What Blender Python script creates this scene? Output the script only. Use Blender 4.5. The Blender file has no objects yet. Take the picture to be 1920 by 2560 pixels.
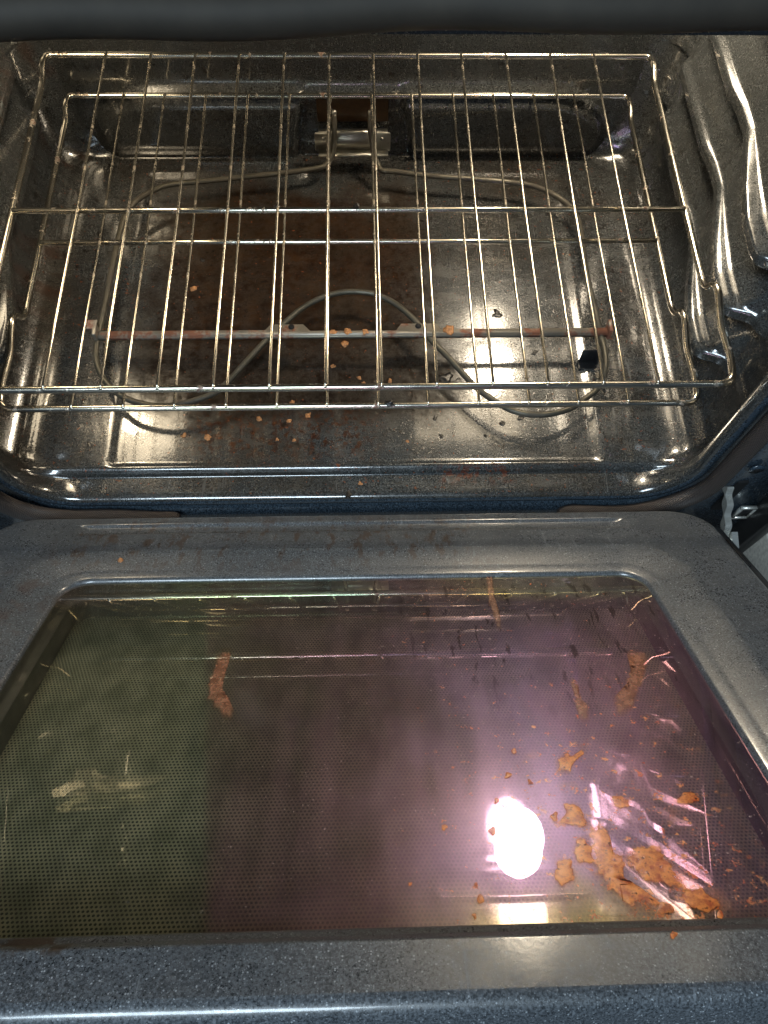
import bpy, bmesh, math, random
from mathutils import Vector, Matrix, noise
random.seed(7)
sc = bpy.context.scene
# ---------------------------------------------------------------- camera
cd = bpy.data.cameras.new("camera"); cam = bpy.data.objects.new("camera", cd); sc.collection.objects.link(cam)
cd.sensor_fit = 'VERTICAL'; cd.sensor_height = 36.0; cd.sensor_width = 27.0; cd.lens = 26.738
cd.clip_start = 0.01; cd.clip_end = 50
RT = Vector((0.99955478, -0.02292639, 0.01909501)); UP = Vector((0.0132553, 0.91457004, 0.40421026)); FW = Vector((0.02673081, 0.40377719, -0.91446675))
m = Matrix.Identity(4)
for i in range(3):
    m[i][0] = RT[i]; m[i][1] = UP[i]; m[i][2] = -FW[i]
m[0][3], m[1][3], m[2][3] = 0.00703, -0.34110, 0.72922
cam.matrix_world = m
sc.camera = cam
# ---------------------------------------------------------------- world, exposure, room lamp
w = bpy.data.worlds.new("World"); sc.world = w; w.use_nodes = True
bg = w.node_tree.nodes["Background"]; bg.inputs[0].default_value = (0.55, 0.75, 1.0, 1); bg.inputs[1].default_value = 0.05
sc.view_settings.view_transform = 'Standard'; sc.view_settings.look = 'None'
sc.view_settings.exposure = 0.22; sc.view_settings.gamma = 1; sc.view_settings.use_curve_mapping = False
def area_light(name, loc, target, sx, sy, power, col):
    ld = bpy.data.lights.new(name, 'AREA'); ld.shape = 'RECTANGLE'; ld.size = sx; ld.size_y = sy; ld.energy = power; ld.color = col
    o = bpy.data.objects.new(name, ld); sc.collection.objects.link(o); o.location = loc
    o.rotation_euler = (Vector(target) - Vector(loc)).to_track_quat('-Z', 'Y').to_euler()
    return o
area_light("kitchen_ceiling_light", (-0.45, -1.15, 2.1), (0, -0.2, 0.1), 0.9, 0.5, 36, (0.72, 0.88, 1.0))
sc.cycles.use_denoising = True
sc.cycles.sample_clamp_indirect = 6.0
sc.cycles.sample_clamp_direct = 0
sc.cycles.max_bounces = 10; sc.cycles.transparent_max_bounces = 12; sc.cycles.glossy_bounces = 6; sc.cycles.diffuse_bounces = 3
sc.cycles.caustics_reflective = True
sc.cycles.blur_glossy = 0.3
COL = sc.collection
# ---------------------------------------------------------------- node helpers
def new_mat(name):
    mt = bpy.data.materials.new(name); mt.use_nodes = True
    nt = mt.node_tree; nt.nodes.clear()
    out = nt.nodes.new('ShaderNodeOutputMaterial')
    return mt, nt, out
class N:
    def __init__(s, nt): s.nt = nt
    def n(s, t, **k):
        nd = s.nt.nodes.new(t)
        for a, b in k.items(): setattr(nd, a, b)
        return nd
    def lk(s, a, b): s.nt.links.new(a, b)
    def val(s, inp, v):
        if hasattr(v, 'is_output') or isinstance(v, bpy.types.NodeSocket): s.lk(v, inp)
        else: inp.default_value = v
    def math(s, op, a, b=0.0, c=0.0, clamp=False):
        nd = s.n('ShaderNodeMath', operation=op, use_clamp=clamp)
        s.val(nd.inputs[0], a); s.val(nd.inputs[1], b); s.val(nd.inputs[2], c)
        return nd.outputs[0]
    def mix(s, f, a, b):
        nd = s.n('ShaderNodeMix', data_type='RGBA')
        s.val(nd.inputs[0], f); s.val(nd.inputs[6], a if not isinstance(a, tuple) else (*a[:3], 1)); s.val(nd.inputs[7], b if not isinstance(b, tuple) else (*b[:3], 1))
        return nd.outputs[2]
    def coord(s): return s.n('ShaderNodeTexCoord').outputs['Object']
    def xyz(s, v):
        nd = s.n('ShaderNodeSeparateXYZ'); s.lk(v, nd.inputs[0]); return nd.outputs
    def mapv(s, v, sc_=(1,1,1), loc=(0,0,0)):
        nd = s.n('ShaderNodeMapping'); s.lk(v, nd.inputs[0]); nd.inputs['Scale'].default_value = sc_; nd.inputs['Location'].default_value = loc
        return nd.outputs[0]
    def noise(s, v, scale, detail=3, rough=.55, out='Fac', dist=0):
        nd = s.n('ShaderNodeTexNoise'); s.lk(v, nd.inputs['Vector']); nd.inputs['Scale'].default_value = scale
        nd.inputs['Detail'].default_value = detail; nd.inputs['Roughness'].default_value = rough; nd.inputs['Distortion'].default_value = dist
        return nd.outputs[out]
    def voro(s, v, scale, out='Distance'):
        nd = s.n('ShaderNodeTexVoronoi'); s.lk(v, nd.inputs['Vector']); nd.inputs['Scale'].default_value = scale
        return nd.outputs
    def rng(s, v, a, b, c=0.0, d=1.0, smooth=False):
        nd = s.n('ShaderNodeMapRange'); 
        if smooth: nd.interpolation_type = 'SMOOTHSTEP'
        s.val(nd.inputs[0], v); nd.inputs[1].default_value = a; nd.inputs[2].default_value = b; nd.inputs[3].default_value = c; nd.inputs[4].default_value = d
        return nd.outputs[0]
    def box(s, px, py, x0, x1, y0, y1, f):
        a = s.rng(px, x0 - f, x0 + f, smooth=True); b = s.rng(px, x1 - f, x1 + f, 1, 0, smooth=True)
        c = s.rng(py, y0 - f, y0 + f, smooth=True); d = s.rng(py, y1 - f, y1 + f, 1, 0, smooth=True)
        return s.math('MULTIPLY', s.math('MULTIPLY', a, b), s.math('MULTIPLY', c, d))
    def bump(s, h, strength=.3, dist=.001, normal=None):
        nd = s.n('ShaderNodeBump'); s.lk(h, nd.inputs['Height']); nd.inputs['Strength'].default_value = strength; nd.inputs['Distance'].default_value = dist
        if normal is not None: s.lk(normal, nd.inputs['Normal'])
        return nd.outputs[0]
    def bsdf(s, **k):
        nd = s.n('ShaderNodeBsdfPrincipled')
        for a, b in k.items():
            inp = nd.inputs[a.replace('_', ' ')]
            if isinstance(b, tuple) and len(b) == 3: b = (*b, 1)
            s.val(inp, b)
        return nd
def specks(g, v, scale, thr):
    """tiny fleck mask: a few cells of a fine Voronoi light up"""
    o = g.voro(v, scale)
    r = g.xyz(o['Color'])[0]
    return g.math('MULTIPLY', g.math('GREATER_THAN', r, thr), g.math('LESS_THAN', o['Distance'], .42))
def enamel(name, base, fleck, kind='plain', rough=.2):
    mt, nt, out = new_mat(name); g = N(nt); v = g.coord(); x, y, z = g.xyz(v)
    cloud = g.noise(v, 9, 4, .6)
    grain = g.noise(v, 820 if kind == 'door' else 620, 2, .75)
    col = g.mix(g.rng(grain, .38, .64), tuple(c * (.50 if kind == 'door' else .3) for c in base), tuple(c * (2.1 if kind == 'door' else 1.8) for c in base))
    col = g.mix(g.math('MULTIPLY', specks(g, v, 1150, .88), .55), col, fleck)
    col = g.mix(g.math('MULTIPLY', specks(g, v, 900, .965), .6), col, tuple(min(1, c * 1.6) for c in fleck))
    rgh = g.rng(grain, .3, .7, rough * .75, rough * 1.5)
    h = g.math('ADD', g.math('MULTIPLY', grain, .6), g.math('MULTIPLY', g.noise(v, 160, 2), .7))
    wear = g.noise(g.mapv(v, (1, 2.2, 1), (4, 1, 3)), 22, 5, .65)
    scr = g.rng(g.noise(g.mapv(v, (1, .06, .3), (2, 2, 2)), 260, 2), .69, .72)
    rgh = g.math('ADD', rgh, g.rng(wear, .45, .75, 0, .22))
    rgh = g.math('ADD', rgh, g.math('MULTIPLY', scr, .2))
    col = g.mix(g.math('MULTIPLY', scr, .35), col, tuple(min(1, c * 4) for c in base))
    col = g.mix(g.rng(cloud, .35, .7, .0, .35), col, tuple(c * .55 for c in base))
    if kind == 'cavity':
        warm = g.rng(g.noise(v, 5, 5, .65), .35, .7)
        up = g.rng(z, -.01, .02)
        inside = g.rng(y, .02, .07)
        col = g.mix(g.math('MULTIPLY', inside, g.math('MULTIPLY', warm, .55)), col, (.054, .052, .046))
        # brown baked grime in the middle of the floor
        floor = g.rng(z, .012, .03, 1, 0)
        wob = g.noise(v, 11, 6, .7); wob2 = g.noise(g.mapv(v, (1,1,1), (5,3,1)), 11, 6, .7)
        xx = g.math('ADD', x, g.math('MULTIPLY', g.math('SUBTRACT', wob, .5), .22)); yy = g.math('ADD', y, g.math('MULTIPLY', g.math('SUBTRACT', wob2, .5), .22))
        pan = g.box(xx, yy, -.25, .10, .09, .43, .035)
        dark = g.box(xx, yy, -.20, .05, .19, .40, .02)
        crust = g.rng(g.noise(v, 90, 6, .72), .42, .60)
        col = g.mix(g.math('MULTIPLY', g.math('MULTIPLY', pan, floor), g.rng(crust, 0, 1, .72, .95)), col, g.mix(crust, (.026, .015, .008), (.013, .007, .004)))
        col = g.mix(g.math('MULTIPLY', g.math('MULTIPLY', dark, floor), g.rng(crust, 0, 1, .5, .95)), col, g.mix(g.rng(g.noise(v, 35, 5, .7), .4, .62), (.014, .006, .003), (.038, .018, .008)))
        film = g.math('MULTIPLY', floor, g.rng(g.noise(v, 7, 6, .68), .42, .62))
        col = g.mix(g.math('MULTIPLY', film, .55), col, (.038, .028, .018))
        # reddish glossy splashes at the front middle
        fr = g.box(x, y, -.19, .02, .048, .105, .02)
        spl = g.rng(g.noise(v, 130, 6, .72, dist=.3), .50, .57)
        col = g.mix(g.math('MULTIPLY', g.math('MULTIPLY', fr, floor), g.math('MULTIPLY', spl, .9)), col, g.mix(g.rng(g.noise(v, 120, 3), .4, .6), (.035, .010, .004), (.075, .024, .006)))
        fr2 = g.box(x, y, .09, .17, .018, .034, .008)
        col = g.mix(g.math('MULTIPLY', g.math('MULTIPLY', fr2, floor), g.math('MULTIPLY', spl, .8)), col, (.11, .025, .01))
        # burnt pits and scabs over the whole floor
        pit = g.rng(g.noise(v, 190, 4, .7), .58, .62)
        pitm = g.rng(g.noise(v, 11, 3), .38, .6)
        low = g.math('MULTIPLY', g.rng(z, .1, .16, 1, 0), g.rng(y, .03, .06))
        pit = g.math('MULTIPLY', g.math('MULTIPLY', pit, pitm), low)
        scab = g.math('MULTIPLY', g.rng(g.noise(g.mapv(v, (1,1,1), (3,7,2)), 85, 3, .6), .64, .67), low)
        pit = g.math('MAXIMUM', pit, scab)
        col = g.mix(g.math('MULTIPLY', pit, .85), col, (.012, .008, .006))
        bl = g.math('MULTIPLY', floor, g.rng(g.noise(g.mapv(v, (1,1,1), (1,9,2)), 230, 3), .67, .69))
        col = g.mix(bl, col, (.16, .05, .02))
        h = g.math('ADD', h, g.math('MULTIPLY', pit, 1.5))
        rgh = g.math('ADD', rgh, g.math('MULTIPLY', g.math('MULTIPLY', pan, floor), g.rng(crust, 0, 1, .05, .3)))
        h = g.math('ADD', h, g.math('MULTIPLY', g.math('MULTIPLY', pan, floor), g.math('MULTIPLY', crust, 1.2)))
        # rust-brown runs on the left side wall
        lf = g.math('MULTIPLY', g.rng(x, -.33, -.35), g.rng(g.noise(g.mapv(v, (1, 3, .7)), 18, 4), .52, .66))
        col = g.mix(g.math('MULTIPLY', lf, .6), col, (.05, .022, .012))
    coatw = None
    if kind == 'cavity':
        coatw = g.math('SUBTRACT', 1.0, g.math('MULTIPLY', g.math('MULTIPLY', pan, floor), g.rng(crust, 0, 1, .75, .95)))
    if kind == 'door':
        # brown drips along the hinge side and a smear near the front left corner; local y = -s
        s_ = g.math('MULTIPLY', y, -1)
        drip = g.rng(g.noise(g.mapv(v, (1, .35, 1)), 110, 5, .7), .54, .60)
        a = g.box(x, s_, -.27, .12, .035, .112, .02)
        col = g.mix(g.math('MULTIPLY', g.math('MULTIPLY', a, drip), .75), col, (.05, .028, .016))
        b_ = g.box(x, s_, -.27, -.135, .453, .468, .003)
        drip2 = g.rng(g.noise(g.mapv(v, (1, .6, 1)), 110, 4, .65), .47, .56)
        col = g.mix(g.math('MULTIPLY', g.math('MULTIPLY', b_, drip2), .9), col, (.045, .028, .016))
        c_ = g.box(x, s_, -.34, -.25, .12, .3, .03)
        col = g.mix(g.math('MULTIPLY', g.math('MULTIPLY', c_, g.rng(g.noise(v, 60, 5), .5, .62)), .5), col, (.07, .04, .03))
        spot = g.rng(g.noise(v, 60, 2), .76, .78)
        col = g.mix(g.math('MULTIPLY', spot, .8), col, (.035, .016, .01))
    nrm = g.bump(h, .16, .0006)
    b = g.bsdf(Base_Color=col, Roughness=rgh, Normal=nrm, IOR=1.55)
    b.inputs['Coat Weight'].default_value = 1.0 if kind == 'cavity' else .6; b.inputs['Coat IOR'].default_value = 1.62 if kind == 'cavity' else 1.5; b.inputs['Coat Roughness'].default_value = .05 if kind == 'cavity' else .12
    if coatw is not None: g.lk(coatw, b.inputs['Coat Weight']); g.lk(g.math('MULTIPLY', coatw, .5), b.inputs['Specular IOR Level'])
    cn = g.bump(g.noise(v, 330, 2), .10 if kind == 'cavity' else .06, .0006, g.bump(g.noise(v, 30, 1), .03, .002))
    g.lk(cn, b.inputs['Coat Normal'])
    g.lk(b.outputs[0], out.inputs[0]); return mt
def metal(name, col, rough, dirt=(.12, .03, .008), amt=.5, scale=70, thr=.56, mtl=1.0, axis=(1,1,1)):
    mt, nt, out = new_mat(name); g = N(nt); v = g.coord()
    n1 = g.noise(v, 12, 3); n2 = g.noise(g.mapv(v, axis), scale, 5, .65)
    c = g.mix(g.rng(n1, .3, .7), tuple(k * .8 for k in col), col)
    d = g.math('MULTIPLY', g.rng(n2, thr, thr + .08), amt)
    c = g.mix(d, c, dirt)
    b = g.bsdf(Base_Color=c, Roughness=g.math('ADD', g.rng(g.noise(v, 40, 2), .3, .7, rough * .85, rough * 1.15), g.math('MULTIPLY', d, .25)), Metallic=g.math('SUBTRACT', mtl, g.math('MULTIPLY', d, .8)), Normal=g.bump(g.math('MULTIPLY', d, 3), .12, .0003))
    g.lk(b.outputs[0], out.inputs[0]); return mt
def plain(name, col, rough=.5, mtl=0.0, bscale=200, bstr=.1, var=.25):
    mt, nt, out = new_mat(name); g = N(nt); v = g.coord()
    n_ = g.noise(v, bscale, 3)
    c = g.mix(g.rng(n_, .3, .7), tuple(k * (1 - var) for k in col), tuple(min(1, k * (1 + var)) for k in col))
    b = g.bsdf(Base_Color=c, Roughness=rough, Metallic=mtl, Normal=g.bump(n_, bstr, .001))
    g.lk(b.outputs[0], out.inputs[0]); return mt
def emis(name, col, strength, rim=None):
    mt, nt, out = new_mat(name); g = N(nt); v = g.coord()
    e = g.n('ShaderNodeEmission'); e.inputs[0].default_value = (*col, 1); e.inputs[1].default_value = strength
    if rim: g.lk(g.rng(g.noise(v, 30, 3), .3, .7, strength * .7, strength * 1.2), e.inputs[1])
    g.lk(e.outputs[0], out.inputs[0]); return mt
E_CAV = enamel("cavity_enamel", (.044, .049, .051), (.25, .25, .24), 'cavity', .16)
E_FRONT = enamel("front_enamel", (.036, .056, .078), (.15, .19, .23), 'plain', .2)
E_DOOR = enamel("door_enamel", (.062, .070, .080), (.32, .35, .38), 'door', .3)
E_SKIN = plain("door_skin_paint", (.022, .024, .028), .55, 0, 600, .15, .5)
CHROME = metal("rack_chrome", (.82, .77, .66), .20, (.12, .03, .008), .85, 70, .60)
WIRE = metal("rack_wire_chrome", (.82, .76, .64), .24, (.16, .06, .02), .65, 30, .57)
ELEMENT = metal("element_sheath", (.12, .11, .085), .48, (.05, .04, .028), .7, 40, .5, mtl=.6)
BRACKET = metal("bracket_steel", (.62, .60, .54), .38, (.1, .06, .03), .4, 50, .6)
BAR = metal("support_bar_steel", (.36, .33, .28), .48, (.20, .065, .03), .9, 40, .50, mtl=.6)
HINGE = metal("hinge_zinc", (.80, .80, .74), .3, (.15, .13, .10), .5, 160, .58, mtl=.7)
BLACK = plain("black_trim", (.012, .012, .013), .35)
HOLE = plain("slot_dark", (.004, .004, .005), .8)
BROWN = plain("terminal_plate_brown", (.055, .028, .010), .35)
CREAM = plain("cream_cabinet_paint", (.55, .52, .46), .5)
TAN = plain("tan_crumb", (.42, .19, .07), .6, 0, 500, .6, .5)
CHAR = plain("charred_food", (.012, .010, .009), .35, 0, 300, .6, .5)
RUBBER = plain('dark_gasket_sleeve', (.026, .021, .015), .75, 0, 40, .1)
STAIN = None
def braid():
    mt, nt, out = new_mat("braided_gasket"); g = N(nt)
    uv = g.n('ShaderNodeUVMap').outputs[0]
    u, v_, _ = g.xyz(uv)
    a = g.math('SINE', g.math('MULTIPLY', g.math('ADD', u, g.math('MULTIPLY', v_, 1.0)), 6.2832 * 1))
    b_ = g.math('SINE', g.math('MULTIPLY', g.math('SUBTRACT', u, g.math('MULTIPLY', v_, 1.0)), 6.2832 * 1))
    h = g.math('MAXIMUM', a, b_)
    c = g.mix(g.rng(h, -.2, 1), (.008, .007, .006), (.10, .08, .072))
    b = g.bsdf(Base_Color=c, Roughness=.45, Normal=g.bump(h, .6, .0008))
    g.lk(b.outputs[0], out.inputs[0]); return mt
GASKET = braid()
def stain_mat(name, lo, hi, c0, c1):
    mt, nt, out = new_mat(name); g = N(nt); v = g.coord()
    n1 = g.noise(v, 210, 5, .7); n2 = g.noise(v, 75, 5, .7)
    c = g.mix(g.rng(n1, .38, .60), c0, c1)
    c = g.mix(g.rng(g.noise(v, 330, 3), .60, .66), c, (.16, .012, .006))
    b = g.bsdf(Base_Color=c, Roughness=.28, Normal=g.bump(n1, .4, .0008))
    tr = g.n('ShaderNodeBsdfTransparent'); tr.inputs[0].default_value = (1, .95, .90, 1); mx = g.n('ShaderNodeMixShader')
    at = g.n('ShaderNodeAttribute'); at.attribute_name = 'thick'; th = at.outputs['Fac']
    al = g.math('ADD', th, g.math('MULTIPLY', g.math('SUBTRACT', n2, .5), 1.6))
    al = g.math('ADD', al, g.math('MULTIPLY', g.math('SUBTRACT', n1, .5), .8))
    g.lk(g.rng(al, .18, .75, 0, hi, smooth=True), mx.inputs[0]); g.lk(tr.outputs[0], mx.inputs[1]); g.lk(b.outputs[0], mx.inputs[2])
    g.lk(mx.outputs[0], out.inputs[0]); return mt
STAIN = stain_mat("baked_grease", .15, .74, (.48, .07, .015), (1.0, .34, .08))
STAIN_DULL = stain_mat("baked_grease_dull", .25, .50, (.30, .10, .05), (.60, .26, .15))
STAIN_FAINT = stain_mat("grease_run", .04, .38, (.40, .20, .12), (.75, .42, .28))
def pane_mat(name, refl, dirty):
    """coated heat glass: see-through with a thin-film coloured mirror coat; the inner pane carries grease film, dust, spatter"""
    mt, nt, out = new_mat(name); g = N(nt); v = g.coord(); x, y, z = g.xyz(v)
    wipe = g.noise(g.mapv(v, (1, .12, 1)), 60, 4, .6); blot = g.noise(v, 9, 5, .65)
    # coat tint with reflections and lamp glow painted in: olive on the left, mauve in the body, blue-violet and rose to the right, yellow-green to rose bands at the hinge edge
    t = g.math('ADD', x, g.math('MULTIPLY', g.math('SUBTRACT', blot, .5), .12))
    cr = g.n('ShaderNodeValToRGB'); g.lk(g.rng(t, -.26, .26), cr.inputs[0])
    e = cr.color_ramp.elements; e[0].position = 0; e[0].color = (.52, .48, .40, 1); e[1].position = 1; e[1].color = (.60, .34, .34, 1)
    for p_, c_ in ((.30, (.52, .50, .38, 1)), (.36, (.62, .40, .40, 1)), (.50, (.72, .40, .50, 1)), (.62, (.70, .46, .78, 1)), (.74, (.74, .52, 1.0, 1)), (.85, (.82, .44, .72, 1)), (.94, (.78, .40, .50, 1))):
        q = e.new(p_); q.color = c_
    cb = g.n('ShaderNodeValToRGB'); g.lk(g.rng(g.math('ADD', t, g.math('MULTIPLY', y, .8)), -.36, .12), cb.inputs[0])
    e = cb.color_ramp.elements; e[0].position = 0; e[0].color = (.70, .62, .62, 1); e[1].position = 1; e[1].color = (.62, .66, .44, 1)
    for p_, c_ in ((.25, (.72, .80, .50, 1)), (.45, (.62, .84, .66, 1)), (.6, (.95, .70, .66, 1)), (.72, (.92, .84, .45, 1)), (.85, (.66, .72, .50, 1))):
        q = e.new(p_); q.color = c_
    band = g.math('MULTIPLY', g.rng(y, -.172, -.158, smooth=True), 1.0)  # band paints the lit front lip's reflection into the coat
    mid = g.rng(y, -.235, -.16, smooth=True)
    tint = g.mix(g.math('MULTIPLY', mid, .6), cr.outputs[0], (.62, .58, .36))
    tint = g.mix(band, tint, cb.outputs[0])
    tint = g.mix(g.math('MULTIPLY', g.rng(g.math('ADD', y, g.math('MULTIPLY', g.math('SUBTRACT', g.noise(g.mapv(v, (1, .4, 1)), 38, 4), .5), .05)), -.420, -.456, smooth=True), g.math('MULTIPLY', g.rng(x, .01, .08), g.rng(x, .20, .13, .25, .8))), tint, (.98, .86, .32))  # gold streaks below the lamp's reflection, painted as tint
    gl = g.n('ShaderNodeBsdfGlossy'); g.lk(tint, gl.inputs[0]); gl.inputs['Roughness'].default_value = .012
    g2 = g.n('ShaderNodeBsdfGlossy'); g.lk(tint, g2.inputs[0]); g.lk(g.rng(blot, .3, .7, .26, .42), g2.inputs['Roughness'])
    nb = g.bump(g.noise(v, 14, 2), .02, .002); g.lk(nb, gl.inputs['Normal'])
    mg = g.n('ShaderNodeMixShader')
    if dirty: g.lk(g.math('ADD', g.rng(wipe, .35, .7, .12, .26), g.rng(blot, .4, .7, 0, .08)), mg.inputs[0])
    else: mg.inputs[0].default_value = .02
    g.lk(gl.outputs[0], mg.inputs[1]); g.lk(g2.outputs[0], mg.inputs[2])
    tr = g.n('ShaderNodeBsdfTransparent'); tr.inputs[0].default_value = (.90, .92, .86, 1)
    mx = g.n('ShaderNodeMixShader')
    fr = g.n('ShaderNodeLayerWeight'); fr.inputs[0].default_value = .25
    body = g.rng(g.math('ADD', x, g.math('MULTIPLY', y, .176)), -.158, -.149, smooth=True)  # edge of a reflection, painted as a change in the coat
    thick = g.math('MAXIMUM', g.rng(body, 0, 1, .25, 1.0), mid)  # mirror weakened left of that edge, which also hides the added hood's glow
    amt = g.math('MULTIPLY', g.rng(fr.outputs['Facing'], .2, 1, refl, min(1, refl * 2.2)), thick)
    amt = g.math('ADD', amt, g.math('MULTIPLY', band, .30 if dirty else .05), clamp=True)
    g.lk(amt, mx.inputs[0])
    g.lk(tr.outputs[0], mx.inputs[1]); g.lk(mg.outputs[0], mx.inputs[2])
    last = mx.outputs[0]
    if dirty:
        # dried film of grease; its mauve body also paints the hazy reflection
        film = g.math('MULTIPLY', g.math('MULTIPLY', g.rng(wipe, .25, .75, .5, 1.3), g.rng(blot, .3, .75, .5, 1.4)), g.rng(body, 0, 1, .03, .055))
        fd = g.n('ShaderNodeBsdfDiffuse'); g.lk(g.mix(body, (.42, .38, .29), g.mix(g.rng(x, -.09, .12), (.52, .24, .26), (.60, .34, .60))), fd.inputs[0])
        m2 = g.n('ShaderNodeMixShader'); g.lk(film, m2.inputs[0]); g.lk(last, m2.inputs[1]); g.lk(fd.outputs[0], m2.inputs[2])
        # dust and fine droplets
        d1 = g.math('MULTIPLY', g.rng(g.noise(v, 480, 3, .7), .665, .70), g.rng(g.noise(v, 16, 3), .35, .6))
        d1 = g.math('MULTIPLY', d1, g.rng(x, -.25, .12, .3, 1))
        dust = g.n('ShaderNodeBsdfDiffuse'); dust.inputs[0].default_value = (.75, .62, .5, 1)
        m2b = g.n('ShaderNodeMixShader'); g.lk(g.math('MULTIPLY', d1, .7), m2b.inputs[0]); g.lk(m2.outputs[0], m2b.inputs[1]); g.lk(dust.outputs[0], m2b.inputs[2])
        # red-orange spatter, thickest at the lower right
        zone = g.math('MULTIPLY', g.rng(x, .03, .14), g.rng(y, -.22, -.40))
        sp = g.math('ADD', g.noise(v, 170, 5, .75), g.math('MULTIPLY', zone, .07))
        sp = g.math('MULTIPLY', g.rng(sp, .645, .675), g.math('MULTIPLY', g.rng(x, .0, .06), g.rng(x, .23, .19)))
        big = g.math('ADD', g.noise(v, 48, 6, .72), g.math('MULTIPLY', zone, .10))
        sp = g.math('MAXIMUM', g.math('MULTIPLY', sp, .8), g.math('MULTIPLY', g.math('MULTIPLY', g.rng(big, .66, .72), g.rng(zone, .3, .7)), g.rng(x, .20, .17, 0, .4)))
        so = g.bsdf(Base_Color=g.mix(g.rng(g.noise(v, 260, 3), .4, .6), (.65, .12, .03), (.95, .40, .14)), Roughness=.3)
        m4 = g.n('ShaderNodeMixShader'); g.lk(sp, m4.inputs[0]); g.lk(m2b.outputs[0], m4.inputs[1]); g.lk(so.outputs[0], m4.inputs[2])
        # thin dark burnt drips near the hinge side
        dr = g.rng(g.noise(g.mapv(v, (1, .22, 1)), 130, 4, .65, dist=.3), .60, .64)
        dr = g.math('MULTIPLY', dr, g.math('MULTIPLY', g.rng(x, .0, .08), g.rng(y, -.33, -.24)))
        dk = g.n('ShaderNodeBsdfDiffuse'); dk.inputs[0].default_value = (.02, .012, .008, 1)
        m3 = g.n('ShaderNodeMixShader'); g.lk(g.math('MULTIPLY', dr, .6), m3.inputs[0]); g.lk(m4.outputs[0], m3.inputs[1]); g.lk(dk.outputs[0], m3.inputs[2])
        last = m3.outputs[0]
    g.lk(last, out.inputs[0]); return mt
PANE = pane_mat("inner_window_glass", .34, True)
PANE2 = pane_mat("middle_window_glass", .16, False)
def screen_mat():
    mt, nt, out = new_mat("dotted_screen"); g = N(nt); v = g.coord(); x, y, z = g.xyz(v)
    P_ = .0026
    def cell(c, off=0.0): return g.math('SUBTRACT', g.math('FRACT', g.math('ADD', g.math('DIVIDE', c, P_), off)), .5)
    row = g.math('MULTIPLY', g.math('FLOOR', g.math('DIVIDE', y, P_)), .5)
    cx = g.math('SUBTRACT', g.math('FRACT', g.math('ADD', g.math('DIVIDE', x, P_), row)), .5); cy = cell(y)
    d = g.math('SQRT', g.math('ADD', g.math('MULTIPLY', cx, cx), g.math('MULTIPLY', cy, cy)))
    dot = g.rng(d, .26, .36, 1, 0)
    c = g.mix(g.rng(g.noise(g.mapv(v, (1.3, .8, 1)), 48, 3), .35, .65), (.15, .145, .105), (.28, .25, .19))
    c = g.mix(dot, c, (.008, .008, .007))
    b = g.bsdf(Base_Color=c, Roughness=.4)
    g.lk(b.outputs[0], out.inputs[0]); return mt
SCREEN = screen_mat()
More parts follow.
